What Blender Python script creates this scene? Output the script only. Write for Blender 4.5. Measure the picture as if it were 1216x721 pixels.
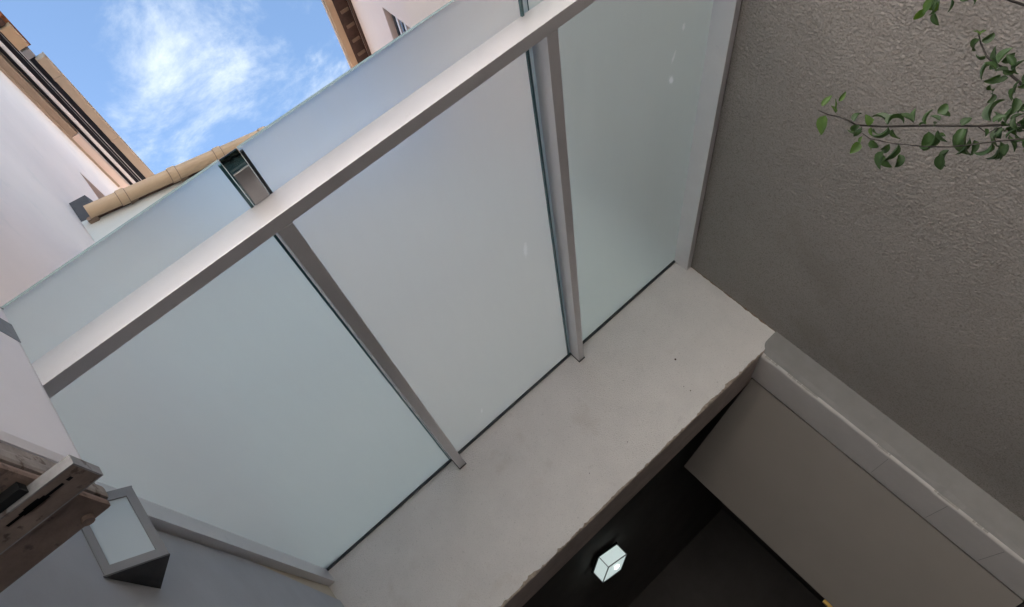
import bpy, bmesh, math, random
from mathutils import Vector, Matrix, noise as mnoise

# ------------------------------------------------------------------ start
for o in list(bpy.data.objects):
    bpy.data.objects.remove(o)
SC = bpy.context.scene
COL = SC.collection
RND = random.Random(7)
H = 1.55                                   # eye height above the ground

# ------------------------------------------------------------------ camera
RIGHT = Vector((0.74389414, 0.12813254, -0.65589904))
DOWN = Vector((-0.62559217, 0.47872538, -0.61600037))
FWD = Vector((0.23506582, 0.86856437, 0.43627972))
F_PX, PW, PH = 806.187, 1216.0, 721.0
cam_d = bpy.data.cameras.new('camera')
cam_d.sensor_fit = 'HORIZONTAL'
cam_d.sensor_width = 36.0
cam_d.lens = F_PX / PW * 36.0
cam_d.clip_start = 0.05
cam_d.clip_end = 3000
cam = bpy.data.objects.new('camera', cam_d)
COL.objects.link(cam)
M3 = Matrix((RIGHT, -DOWN, -FWD)).transposed()
cam.matrix_world = Matrix.Translation((0, 0, H)) @ M3.to_4x4()
SC.camera = cam

# ------------------------------------------------------------------ world
SUN_EL, SUN_AZ = math.radians(17.5), math.radians(-58)   # azimuth from +Y, clockwise towards +X
EXPOSURE = 2.9
SKY_STRENGTH = 0.059
world = bpy.data.worlds.new('World')
SC.world = world
world.use_nodes = True
wn, wl = world.node_tree.nodes, world.node_tree.links
wn.clear()
w_out = wn.new('ShaderNodeOutputWorld')
w_bg = wn.new('ShaderNodeBackground')
w_bg.inputs['Strength'].default_value = SKY_STRENGTH
sky = wn.new('ShaderNodeTexSky')
sky.sky_type = 'NISHITA'
sky.sun_disc = False
sky.sun_elevation = SUN_EL
sky.sun_rotation = SUN_AZ
sky.altitude = 100
sky.dust_density = 0.6
sky.ozone_density = 2.0
tc = wn.new('ShaderNodeTexCoord')
sep = wn.new('ShaderNodeSeparateXYZ')
wl.new(tc.outputs['Generated'], sep.inputs[0])
zz = wn.new('ShaderNodeMath'); zz.operation = 'MAXIMUM'; zz.inputs[1].default_value = 0.06
wl.new(sep.outputs['Z'], zz.inputs[0])
dx = wn.new('ShaderNodeMath'); dx.operation = 'DIVIDE'
dy = wn.new('ShaderNodeMath'); dy.operation = 'DIVIDE'
wl.new(sep.outputs['X'], dx.inputs[0]); wl.new(zz.outputs[0], dx.inputs[1])
wl.new(sep.outputs['Y'], dy.inputs[0]); wl.new(zz.outputs[0], dy.inputs[1])
cmb = wn.new('ShaderNodeCombineXYZ')
wl.new(dx.outputs[0], cmb.inputs[0]); wl.new(dy.outputs[0], cmb.inputs[1])
def wnoise(scale, off, detail, rough, dist):
    mp = wn.new('ShaderNodeMapping')
    mp.inputs['Location'].default_value = off
    wl.new(cmb.outputs[0], mp.inputs[0])
    n = wn.new('ShaderNodeTexNoise')
    n.inputs['Scale'].default_value = scale
    n.inputs['Detail'].default_value = detail
    n.inputs['Roughness'].default_value = rough
    n.inputs['Distortion'].default_value = dist
    wl.new(mp.outputs[0], n.inputs['Vector'])
    return n
n1 = wnoise(4.2, (1.025, 0.26, 0.0), 10, 0.66, 0.35)
n2 = wnoise(1.4, (3.575, 1.06, 2.0), 3, 0.5, 0.0)
mx = wn.new('ShaderNodeMath'); mx.operation = 'MULTIPLY_ADD'
mx.inputs[1].default_value = 0.62
wl.new(n2.outputs['Fac'], mx.inputs[0]); wl.new(n1.outputs['Fac'], mx.inputs[2])
ramp = wn.new('ShaderNodeMapRange')
ramp.interpolation_type = 'SMOOTHSTEP'
ramp.inputs['From Min'].default_value = 0.80
ramp.inputs['From Max'].default_value = 1.17
ramp.inputs['To Max'].default_value = 0.95
wl.new(mx.outputs[0], ramp.inputs['Value'])
mixc = wn.new('ShaderNodeMix'); mixc.data_type = 'RGBA'
CLOUD = 3.2
mixc.inputs['B'].default_value = (CLOUD * 0.93, CLOUD * 0.99, CLOUD * 1.0, 1)
wl.new(ramp.outputs[0], mixc.inputs['Factor'])
wl.new(sky.outputs[0], mixc.inputs['A'])
wl.new(mixc.outputs['Result'], w_bg.inputs['Color'])
wl.new(w_bg.outputs[0], w_out.inputs[0])

# ------------------------------------------------------------------ sun, exposure
sun_d = bpy.data.lights.new('sun', 'SUN')
sun_d.energy = 5.0
sun_d.angle = math.radians(0.5)
sun_d.color = (1.0, 0.955, 0.90)
sun = bpy.data.objects.new('sun', sun_d)
COL.objects.link(sun)
sdir = Vector((math.sin(SUN_AZ) * math.cos(SUN_EL), math.cos(SUN_AZ) * math.cos(SUN_EL), math.sin(SUN_EL)))
sun.rotation_euler = sdir.to_track_quat('Z', 'Y').to_euler()
sun.location = sdir * 60
SC.view_settings.view_transform = 'Standard'
SC.view_settings.look = 'None'
SC.view_settings.gamma = 1
SC.view_settings.use_curve_mapping = False
SC.view_settings.exposure = EXPOSURE
SC.render.engine = 'CYCLES'
SC.cycles.max_bounces = 10
SC.cycles.diffuse_bounces = 6
SC.cycles.transmission_bounces = 8
SC.cycles.transparent_max_bounces = 12

# ------------------------------------------------------------------ pixel -> point helpers (relative to the eye)
def ray(x, y):
    return RIGHT * (x - 608.0) + DOWN * (y - 360.5) + FWD * F_PX
def on_x(x, y, d):
    r = ray(x, y); return r * (d / r.x)
def on_y(x, y, d):
    r = ray(x, y); return r * (d / r.y)
def on_z(x, y, d):
    r = ray(x, y); return r * (d / r.z)

# ------------------------------------------------------------------ materials
def mat(name, color, rough=0.6, metal=0.0, spec=0.5, var=0.0, vscale=3.0, bump=0.0, bscale=60.0,
        bdetail=4.0, color2=None, spots=None, emit=None, coat=0.0, bdist=0.01, bump2=None):
    m = bpy.data.materials.new(name)
    m.use_nodes = True
    nt = m.node_tree; N, L = nt.nodes, nt.links
    b = N['Principled BSDF']
    b.inputs['Roughness'].default_value = rough
    b.inputs['Metallic'].default_value = metal
    b.inputs['Specular IOR Level'].default_value = spec
    b.inputs['Coat Weight'].default_value = coat
    t = N.new('ShaderNodeTexCoord')
    g = N.new('ShaderNodeNewGeometry')
    base = None
    rgb = N.new('ShaderNodeRGB'); rgb.outputs[0].default_value = (*color, 1)
    base = rgb.outputs[0]
    if var > 0:
        n = N.new('ShaderNodeTexNoise')
        n.inputs['Scale'].default_value = vscale
        n.inputs['Detail'].default_value = 7
        n.inputs['Roughness'].default_value = 0.62
        L.new(g.outputs['Position'], n.inputs['Vector'])
        mr = N.new('ShaderNodeMapRange')
        mr.inputs['From Min'].default_value = 0.3
        mr.inputs['From Max'].default_value = 0.7
        L.new(n.outputs['Fac'], mr.inputs['Value'])
        mixn = N.new('ShaderNodeMix'); mixn.data_type = 'RGBA'
        c2 = color2 if color2 else tuple(c * (1 - var) for c in color)
        mixn.inputs['A'].default_value = (*c2, 1)
        L.new(mr.outputs[0], mixn.inputs['Factor'])
        L.new(base, mixn.inputs['B'])
        base = mixn.outputs['Result']
    if spots:
        # spots: (scale, threshold, colour, strength)
        for (ss, th, sc, st) in spots:
            n = N.new('ShaderNodeTexNoise')
            n.inputs['Scale'].default_value = ss
            n.inputs['Detail'].default_value = 5
            n.inputs['Roughness'].default_value = 0.6
            L.new(g.outputs['Position'], n.inputs['Vector'])
            mr = N.new('ShaderNodeMapRange')
            mr.inputs['From Min'].default_value = th
            mr.inputs['From Max'].default_value = th + 0.07
            mr.inputs['To Max'].default_value = st
            L.new(n.outputs['Fac'], mr.inputs['Value'])
            mixn = N.new('ShaderNodeMix'); mixn.data_type = 'RGBA'
            mixn.inputs['B'].default_value = (*sc, 1)
            L.new(mr.outputs[0], mixn.inputs['Factor'])
            L.new(base, mixn.inputs['A'])
            base = mixn.outputs['Result']
    L.new(base, b.inputs['Base Color'])
    if bump > 0:
        n = N.new('ShaderNodeTexNoise')
        n.inputs['Scale'].default_value = bscale
        n.inputs['Detail'].default_value = bdetail
        L.new(g.outputs['Position'], n.inputs['Vector'])
        bp = N.new('ShaderNodeBump')
        bp.inputs['Strength'].default_value = bump
        bp.inputs['Distance'].default_value = bdist
        L.new(n.outputs['Fac'], bp.inputs['Height'])
        last = bp
        if bump2:
            n2_ = N.new('ShaderNodeTexNoise')
            n2_.inputs['Scale'].default_value = bump2[0]
            n2_.inputs['Detail'].default_value = 3
            L.new(g.outputs['Position'], n2_.inputs['Vector'])
            bq = N.new('ShaderNodeBump')
            bq.inputs['Strength'].default_value = bump2[1]
            bq.inputs['Distance'].default_value = bump2[2]
            L.new(n2_.outputs['Fac'], bq.inputs['Height'])
            L.new(bp.outputs[0], bq.inputs['Normal'])
            last = bq
        L.new(last.outputs[0], b.inputs['Normal'])
    if emit:
        b.inputs['Emission Color'].default_value = (*emit[0], 1)
        b.inputs['Emission Strength'].default_value = emit[1]
    return m

M = {}
M['stucco'] = mat('stucco', (0.34, 0.315, 0.292), 0.98, spec=0.03, var=0.16, vscale=1.2, bump=0.5, bscale=260, bdetail=2.0, bdist=0.004,
                  bump2=(16, 0.15, 0.02), spots=[(105, 0.52, (0.215, 0.195, 0.175), 0.75), (1.3, 0.60, (0.25, 0.225, 0.20), 0.35), (4.5, 0.66, (0.34, 0.32, 0.30), 0.3)])
M['concrete'] = mat('concrete', (0.72, 0.69, 0.66), 0.9, spec=0.2, var=0.09, vscale=5, bump=0.6, bscale=110, bdetail=8, bdist=0.012,
                    spots=[(140, 0.59, (0.34, 0.32, 0.30), 0.6), (2.1, 0.62, (0.55, 0.50, 0.45), 0.35), (42, 0.63, (0.40, 0.38, 0.36), 0.55), (75, 0.64, (0.80, 0.78, 0.76), 0.5), (11, 0.63, (0.56, 0.53, 0.50), 0.4)],
                    bump2=(9, 0.2, 0.012))
M['chip'] = mat('chip', (0.50, 0.42, 0.34), 0.95, spec=0.1, var=0.5, vscale=40, bump=0.8, bscale=180, bdist=0.006)
M['soffit'] = mat('soffit', (0.68, 0.59, 0.55), 0.9, spec=0.1, var=0.25, vscale=6, bump=0.2, bscale=80)
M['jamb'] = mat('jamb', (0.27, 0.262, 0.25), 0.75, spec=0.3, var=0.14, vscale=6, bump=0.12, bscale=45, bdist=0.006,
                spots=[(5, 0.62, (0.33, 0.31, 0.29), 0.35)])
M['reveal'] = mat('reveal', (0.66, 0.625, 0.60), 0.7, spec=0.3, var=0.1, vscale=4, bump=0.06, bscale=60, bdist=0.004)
M['flake'] = mat('flake', (0.50, 0.47, 0.43), 0.95, spec=0.1, var=0.35, vscale=60, bump=0.8, bscale=160, bdist=0.006)
M['door'] = mat('door', (0.245, 0.222, 0.20), 0.45, spec=0.35, var=0.07, vscale=2.5, bump=0.03, bscale=300)
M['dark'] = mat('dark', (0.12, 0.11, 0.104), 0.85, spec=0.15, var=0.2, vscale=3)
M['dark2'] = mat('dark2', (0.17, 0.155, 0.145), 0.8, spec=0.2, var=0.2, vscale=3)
M['black'] = mat('black', (0.012, 0.013, 0.014), 0.6, spec=0.2)
M['seal'] = mat('seal', (0.02, 0.024, 0.026), 0.5)
M['silver'] = mat('silver', (0.76, 0.735, 0.745), 0.40, metal=0.36, spec=0.5, var=0.05, vscale=7, bump=0.015, bscale=400, coat=0.05,
                  spots=[(9, 0.66, (0.5, 0.49, 0.5), 0.3)])
M['steel'] = mat('steel', (0.46, 0.44, 0.435), 0.42, metal=0.6, var=0.1, vscale=20)
M['pale_wall'] = mat('pale_wall', (0.84, 0.725, 0.665), 0.92, spec=0.15, var=0.07, vscale=0.9, bump=0.12, bscale=50, bdist=0.008,
                     spots=[(2.3, 0.62, (0.66, 0.60, 0.55), 0.3)])
M['far_wall'] = mat('far_wall', (0.56, 0.575, 0.55), 0.92, spec=0.15, var=0.1, vscale=1.5, bump=0.1, bscale=50,
                    spots=[(1.7, 0.58, (0.50, 0.48, 0.43), 0.4)])
M['warm_wall'] = mat('warm_wall', (0.80, 0.71, 0.66), 0.92, spec=0.15, var=0.06, vscale=0.8, bump=0.1, bscale=50)
M['white_wall'] = mat('white_wall', (0.80, 0.78, 0.77), 0.92, spec=0.15, var=0.05, vscale=0.8)
M['grey_plaster'] = mat('grey_plaster', (0.53, 0.55, 0.59), 0.9, spec=0.15, var=0.14, vscale=2.0, bump=0.25, bscale=40, bdist=0.008)
M['cream'] = mat('cream', (0.62, 0.56, 0.46), 0.9, spec=0.15, var=0.1, vscale=3, bump=0.1, bscale=60)
M['gutter'] = mat('gutter', (0.55, 0.39, 0.245), 0.5, spec=0.4, var=0.14, vscale=4, spots=[(11, 0.66, (0.30, 0.21, 0.14), 0.4)])
M['gutter2'] = mat('gutter2', (0.46, 0.375, 0.285), 0.5, spec=0.4, var=0.12, vscale=3)
M['gutter_dark'] = mat('gutter_dark', (0.22, 0.15, 0.10), 0.6)
M['terracotta'] = mat('terracotta', (0.40, 0.17, 0.085), 0.85, spec=0.2, var=0.35, vscale=9, bump=0.2, bscale=60)
M['brown_wood'] = mat('brown_wood', (0.10, 0.055, 0.04), 0.75, var=0.4, vscale=14)
M['slate'] = mat('slate', (0.075, 0.075, 0.08), 0.8, var=0.3, vscale=12)
M['white_pipe'] = mat('white_pipe', (0.75, 0.74, 0.76), 0.4)
M['navy'] = mat('navy', (0.018, 0.020, 0.030), 0.6, spec=0.3, var=0.3, vscale=8)
M['tan'] = mat('tan', (0.42, 0.34, 0.27), 0.9, spec=0.1, var=0.12, vscale=3)
M['frame'] = mat('frame', (0.27, 0.272, 0.282), 0.45, spec=0.5, var=0.05, vscale=10)
M['ac_white'] = mat('ac_white', (0.84, 0.825, 0.87), 0.5, spec=0.4, var=0.06, vscale=3,
                    spots=[(26, 0.70, (0.25, 0.23, 0.24), 0.6), (6, 0.63, (0.55, 0.54, 0.57), 0.5)])
M['ac_base'] = mat('ac_base', (0.36, 0.315, 0.285), 0.7, var=0.45, vscale=16, spots=[(30, 0.57, (0.10, 0.065, 0.05), 0.75)], bump=0.15, bscale=80)
M['ac_pan'] = mat('ac_pan', (0.30, 0.215, 0.175), 0.75, var=0.4, vscale=10, spots=[(18, 0.6, (0.05, 0.035, 0.03), 0.6)], bump=0.2, bscale=60)
M['galv'] = mat('galv', (0.36, 0.355, 0.355), 0.45, metal=0.35, var=0.4, vscale=18, spots=[(22, 0.57, (0.10, 0.065, 0.05), 0.8)])
M['galv_under'] = mat('galv_under', (0.31, 0.235, 0.195), 0.7, var=0.45, vscale=14, spots=[(30, 0.6, (0.05, 0.03, 0.02), 0.7)], bump=0.1, bscale=90)
M['ground'] = mat('ground', (0.06, 0.058, 0.056), 0.9, var=0.25, vscale=2, bump=0.3, bscale=30)
M['brass'] = mat('brass', (0.65, 0.42, 0.12), 0.35, metal=0.9)
M['bark'] = mat('bark', (0.06, 0.042, 0.032), 0.85, var=0.4, vscale=40, bump=0.3, bscale=120)
M['twig'] = mat('twig', (0.022, 0.017, 0.014), 0.7, var=0.3, vscale=60)
M['pane'] = mat('pane', (0.05, 0.06, 0.075), 0.12, spec=0.6)
M['blue_blind'] = mat('blue_blind', (0.55, 0.60, 0.72), 0.6)
M['diffuser'] = mat('diffuser', (0.55, 0.62, 0.62), 0.4, emit=((0.80, 0.95, 0.93), 0.085), var=0.0)
M['bulb'] = mat('bulb', (0.9, 0.95, 0.95), 0.4, emit=((0.9, 1.0, 0.98), 1.5))
M['sticker'] = mat('sticker', (0.20, 0.22, 0.24), 0.5, var=0.3, vscale=40)

def leaf_mat(name, c, tr):
    m = bpy.data.materials.new(name); m.use_nodes = True
    N, L = m.node_tree.nodes, m.node_tree.links
    b = N['Principled BSDF']
    g = N.new('ShaderNodeNewGeometry')
    n = N.new('ShaderNodeTexNoise'); n.inputs['Scale'].default_value = 25
    n.inputs['Detail'].default_value = 3
    L.new(g.outputs['Position'], n.inputs['Vector'])
    mi = N.new('ShaderNodeMix'); mi.data_type = 'RGBA'
    mi.inputs['A'].default_value = (*[x * 0.7 for x in c], 1)
    mi.inputs['B'].default_value = (*[x * 1.25 for x in c], 1)
    L.new(n.outputs['Fac'], mi.inputs['Factor'])
    L.new(mi.outputs['Result'], b.inputs['Base Color'])
    b.inputs['Roughness'].default_value = 0.5
    b.inputs['Specular IOR Level'].default_value = 0.5
    t = N.new('ShaderNodeBsdfTranslucent')
    t.inputs['Color'].default_value = (*[min(1, x * 2.2) for x in (c[0] * 1.2, c[1] * 1.2, c[2] * 0.5)], 1)
    ms = N.new('ShaderNodeMixShader'); ms.inputs[0].default_value = tr
    L.new(b.outputs[0], ms.inputs[1]); L.new(t.outputs[0], ms.inputs[2])
    L.new(ms.outputs[0], N['Material Output'].inputs['Surface'])
    return m
M['leaf'] = leaf_mat('leaf', (0.032, 0.064, 0.022), 0.2)
M['leaf_pale'] = leaf_mat('leaf_pale', (0.045, 0.088, 0.032), 0.25)
M['leaf_young'] = leaf_mat('leaf_young', (0.060, 0.115, 0.024), 0.3)

def frosted(name, col, refl=0.06, smudges=()):
    m = bpy.data.materials.new(name); m.use_nodes = True
    N, L = m.node_tree.nodes, m.node_tree.links
    N.remove(N['Principled BSDF'])
    g = N.new('ShaderNodeNewGeometry')
    n = N.new('ShaderNodeTexNoise'); n.inputs['Scale'].default_value = 1.6; n.inputs['Detail'].default_value = 6
    L.new(g.outputs['Position'], n.inputs['Vector'])
    mi = N.new('ShaderNodeMix'); mi.data_type = 'RGBA'
    mi.inputs['A'].default_value = (*[c * 0.97 for c in col], 1)
    mi.inputs['B'].default_value = (*col, 1)
    L.new(n.outputs['Fac'], mi.inputs['Factor'])
    tl = N.new('ShaderNodeBsdfTranslucent'); L.new(mi.outputs['Result'], tl.inputs['Color'])
    df = N.new('ShaderNodeBsdfDiffuse'); df.inputs['Color'].default_value = (0.75, 0.80, 0.80, 1)
    # smudges: wiped grease marks, slightly lighter patches (x, y, half length, half width, angle)
    fac = None
    for (sx, sy, sa, sb, an) in smudges:
        mp = N.new('ShaderNodeMapping'); mp.vector_type = 'TEXTURE'
        mp.inputs['Location'].default_value = (sx, sy, 0)
        mp.inputs['Rotation'].default_value = (0, 0, an)
        mp.inputs['Scale'].default_value = (sa, sb, 100)
        L.new(g.outputs['Position'], mp.inputs[0])
        nz = N.new('ShaderNodeTexNoise'); nz.inputs['Scale'].default_value = 55; nz.inputs['Detail'].default_value = 4
        L.new(g.outputs['Position'], nz.inputs['Vector'])
        ln = N.new('ShaderNodeVectorMath'); ln.operation = 'LENGTH'
        L.new(mp.outputs[0], ln.inputs[0])
        ad = N.new('ShaderNodeMath'); ad.operation = 'MULTIPLY_ADD'; ad.inputs[1].default_value = 1.1
        L.new(nz.outputs['Fac'], ad.inputs[0]); L.new(ln.outputs['Value'], ad.inputs[2])
        mr = N.new('ShaderNodeMapRange')
        mr.inputs['From Min'].default_value = 1.5; mr.inputs['From Max'].default_value = 1.0
        mr.inputs['To Max'].default_value = 0.55
        L.new(ad.outputs[0], mr.inputs['Value'])
        if fac is None:
            fac = mr.outputs[0]
        else:
            mm = N.new('ShaderNodeMath'); mm.operation = 'MAXIMUM'
            L.new(fac, mm.inputs[0]); L.new(mr.outputs[0], mm.inputs[1]); fac = mm.outputs[0]
    rf = N.new('ShaderNodeBsdfRefraction')
    rf.inputs['IOR'].default_value = 1.28; rf.inputs['Roughness'].default_value = 0.55
    rf.inputs['Color'].default_value = (*[min(1, c * 1.12) for c in col], 1)
    st = N.new('ShaderNodeTexNoise'); st.inputs['Scale'].default_value = 3.0; st.inputs['Detail'].default_value = 8
    st.inputs['Roughness'].default_value = 0.7
    smp = N.new('ShaderNodeMapping'); smp.inputs['Scale'].default_value = (5.0, 0.7, 1.0); smp.inputs['Rotation'].default_value = (0, 0, 0.12)
    L.new(g.outputs['Position'], smp.inputs[0]); L.new(smp.outputs[0], st.inputs['Vector'])
    smr = N.new('ShaderNodeMapRange'); smr.inputs['From Min'].default_value = 0.3; smr.inputs['From Max'].default_value = 0.7
    smr.inputs['To Min'].default_value = 0.44; smr.inputs['To Max'].default_value = 0.60
    L.new(st.outputs['Fac'], smr.inputs['Value'])
    m0 = N.new('ShaderNodeMixShader')
    L.new(smr.outputs[0], m0.inputs[0]); L.new(tl.outputs[0], m0.inputs[1]); L.new(rf.outputs[0], m0.inputs[2])
    m1 = N.new('ShaderNodeMixShader'); m1.inputs[0].default_value = 0.22
    L.new(m0.outputs[0], m1.inputs[1]); L.new(df.outputs[0], m1.inputs[2])
    last = m1
    if fac is not None:
        sm = N.new('ShaderNodeBsdfTranslucent'); sm.inputs['Color'].default_value = (1, 1, 1, 1)
        m3 = N.new('ShaderNodeMixShader')
        L.new(fac, m3.inputs[0]); L.new(m1.outputs[0], m3.inputs[1]); L.new(sm.outputs[0], m3.inputs[2])
        last = m3
    gl = N.new('ShaderNodeBsdfGlossy'); gl.inputs['Roughness'].default_value = 0.22
    gl.inputs['Color'].default_value = (0.9, 1.0, 1.0, 1)
    fr = N.new('ShaderNodeFresnel'); fr.inputs['IOR'].default_value = 1.45
    m2 = N.new('ShaderNodeMixShader')
    L.new(fr.outputs[0], m2.inputs[0]); L.new(last.outputs[0], m2.inputs[1]); L.new(gl.outputs[0], m2.inputs[2])
    L.new(m2.outputs[0], N['Material Output'].inputs['Surface'])
    return m

def clear(name, col, amount=0.9, rough=0.05):
    m = bpy.data.materials.new(name); m.use_nodes = True
    N, L = m.node_tree.nodes, m.node_tree.links
    N.remove(N['Principled BSDF'])
    tr = N.new('ShaderNodeBsdfTransparent'); tr.inputs['Color'].default_value = (*col, 1)
    gl = N.new('ShaderNodeBsdfGlossy'); gl.inputs['Roughness'].default_value = rough
    ms = N.new('ShaderNodeMixShader'); ms.inputs[0].default_value = 1 - amount
    L.new(tr.outputs[0], ms.inputs[1]); L.new(gl.outputs[0], ms.inputs[2])
    L.new(ms.outputs[0], N['Material Output'].inputs['Surface'])
    return m
M['frost_left'] = frosted('frost_left', (0.70, 0.775, 0.785))
M['glass_top'] = clear('glass_top', (0.95, 0.98, 0.97), 0.96)
M['teal_clear'] = clear('teal_clear', (0.20, 0.275, 0.285), 0.86)
M['glass_edge'] = mat('glass_edge', (0.055, 0.13, 0.14), 0.15, spec=0.6)
M['glass_edge_light'] = mat('glass_edge_light', (0.17, 0.235, 0.245), 0.2, spec=0.6)
M['lamp_glass'] = mat('lamp_glass', (0.56, 0.64, 0.68), 0.45, spec=0.4)

# ------------------------------------------------------------------ object helpers
def V(*a):
    return Vector(a)
def empty(name, base, label, cat, group=None):
    o = bpy.data.objects.new(name, None)
    o.empty_display_size = 0.1
    COL.objects.link(o)
    o.location = (base[0], base[1], base[2] + H)
    o['label'] = label; o['category'] = cat
    if group: o['group'] = group
    o['_base'] = (base[0], base[1], base[2])
    return o
def abs_base(p):
    b = Vector((0, 0, 0))
    while p is not None:
        if '_base' in p:
            b = b + Vector(p['_base'])
        p = p.parent
    return b
def link(name, me, parent=None, label=None):
    o = bpy.data.objects.new(name, me)
    COL.objects.link(o)
    if parent is not None:
        o.parent = parent
    else:
        o.location = (0, 0, H)
    if label: o['label'] = label
    return o
def from_bm(name, bm, material, parent=None, smooth=False, label=None, mats=None):
    b = abs_base(parent)
    for v in bm.verts:
        v.co -= b
    bmesh.ops.recalc_face_normals(bm, faces=bm.faces)
    me = bpy.data.meshes.new(name)
    bm.to_mesh(me); bm.free()
    for m_ in (mats or [material]):
        me.materials.append(m_)
    if smooth:
        for p in me.polygons: p.use_smooth = True
    return link(name, me, parent, label)
def hexa(bm, p, mi=0):
    """8 corners: bottom 4 (ccw), top 4."""
    vs = [bm.verts.new(q) for q in p]
    fs = []
    for f in ((0, 3, 2, 1), (4, 5, 6, 7), (0, 1, 5, 4), (1, 2, 6, 5), (2, 3, 7, 6), (3, 0, 4, 7)):
        fc = bm.faces.new([vs[i] for i in f]); fc.material_index = mi; fs.append(fc)
    return vs, fs
def box_pts(x0, x1, y0, y1, z0, z1):
    return [(x0, y0, z0), (x1, y0, z0), (x1, y1, z0), (x0, y1, z0), (x0, y0, z1), (x1, y0, z1), (x1, y1, z1), (x0, y1, z1)]
def box(name, x0, x1, y0, y1, z0, z1, m, parent=None, bev=0.0, label=None):
    bm = bmesh.new()
    hexa(bm, box_pts(x0, x1, y0, y1, z0, z1))
    if bev:
        bmesh.ops.bevel(bm, geom=list(bm.edges), offset=bev, segments=2, affect='EDGES', profile=0.6)
    return from_bm(name, bm, m, parent, label=label)
def hexo(name, p, m, parent=None, bev=0.0, label=None):
    bm = bmesh.new(); hexa(bm, p)
    if bev:
        bmesh.ops.bevel(bm, geom=list(bm.edges), offset=bev, segments=2, affect='EDGES', profile=0.6)
    return from_bm(name, bm, m, parent, label=label)
def prism(name, plan, z0, z1, m, parent=None, bev=0.0, label=None):
    bm = bmesh.new()
    lo = [bm.verts.new((x, y, z0)) for x, y in plan]
    hi = [bm.verts.new((x, y, z1)) for x, y in plan]
    n = len(plan)
    bm.faces.new(lo[::-1]); bm.faces.new(hi)
    for i in range(n):
        bm.faces.new((lo[i], lo[(i + 1) % n], hi[(i + 1) % n], hi[i]))
    if bev:
        bmesh.ops.bevel(bm, geom=list(bm.edges), offset=bev, segments=2, affect='EDGES')
    return from_bm(name, bm, m, parent, label=label)
def tube_bm(bm, pts, rads, seg=8, caps=True):
    rings = []
    n = len(pts)
    for i, p in enumerate(pts):
        p = Vector(p)
        if i == 0: d = Vector(pts[1]) - p
        elif i == n - 1: d = p - Vector(pts[i - 1])
        else: d = Vector(pts[i + 1]) - Vector(pts[i - 1])
        d.normalize()
        a = d.orthogonal().normalized() if i == 0 else (prev - d * prev.dot(d)).normalized()
        prev = a
        b_ = d.cross(a)
        r = rads[i] if hasattr(rads, '__len__') else rads
        rings.append([bm.verts.new(p + (a * math.cos(t) + b_ * math.sin(t)) * r) for t in [2 * math.pi * k / seg for k in range(seg)]])
    for i in range(n - 1):
        for k in range(seg):
            bm.faces.new((rings[i][k], rings[i][(k + 1) % seg], rings[i + 1][(k + 1) % seg], rings[i + 1][k]))
    if caps:
        bm.faces.new(rings[0][::-1]); bm.faces.new(rings[-1])
def tube(name, pts, rads, m, parent=None, seg=8, label=None):
    bm = bmesh.new(); tube_bm(bm, pts, rads, seg)
    return from_bm(name, bm, m, parent, smooth=True, label=label)
def wall_x(name, X, y0, y1, z0, z1, thick, holes, depth, m, parent):
    """wall facing +X/-X (sign of thick tells where the body lies) with rectangular recesses [(ya,yb,za,zb)]"""
    bm = bmesh.new()
    ys = sorted(set([y0, y1] + [h[0] for h in holes] + [h[1] for h in holes]))
    zs = sorted(set([z0, z1] + [h[2] for h in holes] + [h[3] for h in holes]))
    cache = {}
    def vt(x, y, z):
        k = (round(x, 5), round(y, 5), round(z, 5))
        if k not in cache: cache[k] = bm.verts.new(k)
        return cache[k]
    s = 1 if thick > 0 else -1
    for i in range(len(ys) - 1):
        for j in range(len(zs) - 1):
            yc, zc = (ys[i] + ys[i + 1]) / 2, (zs[j] + zs[j + 1]) / 2
            ins = any(h[0] < yc < h[1] and h[2] < zc < h[3] for h in holes)
            xx = X + s * depth if ins else X
            bm.faces.new([vt(xx, ys[i], zs[j]), vt(xx, ys[i + 1], zs[j]), vt(xx, ys[i + 1], zs[j + 1]), vt(xx, ys[i], zs[j + 1])])
    for (ya, yb, za, zb) in holes:
        xa, xb = X, X + s * depth
        for (p, q) in (((ya, za), (yb, za)), ((yb, za), (yb, zb)), ((yb, zb), (ya, zb)), ((ya, zb), (ya, za))):
            bm.faces.new([vt(xa, *p), vt(xa, *q), vt(xb, *q), vt(xb, *p)])
    xb = X + thick
    for (p, q) in (((y0, z0), (y1, z0)), ((y1, z0), (y1, z1)), ((y1, z1), (y0, z1)), ((y0, z1), (y0, z0))):
        bm.faces.new([bm.verts.new((X, *p)), bm.verts.new((X, *q)), bm.verts.new((xb, *q)), bm.verts.new((xb, *p))])
    bm.faces.new([bm.verts.new((xb, *p)) for p in ((y0, z0), (y1, z0), (y1, z1), (y0, z1))])
    return from_bm(name, bm, m, parent)

G = -H            # ground level relative to the eye
XL, XR, YF = -1.10, 2.655, 5.0     # left wall, stucco wall, front of the entrance

# ------------------------------------------------------------------ ground
g = box('ground', -600, 600, -600, 600, G - 0.3, G, M['ground'])
g['kind'] = 'structure'; g['label'] = 'grey paved courtyard ground between the walls'

# ------------------------------------------------------------------ left building
lb = empty('tall_pale_building', (XL, 5.0, G), 'tall pale pink plastered building with gutter, pipes and dark eaves along its top', 'building')
LTOP = 11.55
lwin = (6.50, 7.60, 7.3, 9.12)
wall_x('wall', XL, -0.8, 13.0, G, LTOP, -2.6, [lwin], 0.42, M['pale_wall'], lb)
w = box('window', XL - 0.415, XL - 0.37, lwin[0] + 0.01, lwin[1] - 0.01, lwin[2] + 0.01, lwin[3] - 0.01, M['tan'], lb)
box('pane', XL - 0.368, XL - 0.360, lwin[0] + 0.10, lwin[1] - 0.10, lwin[2] + 0.1, lwin[3] - 0.10, M['pane'], w)
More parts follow.
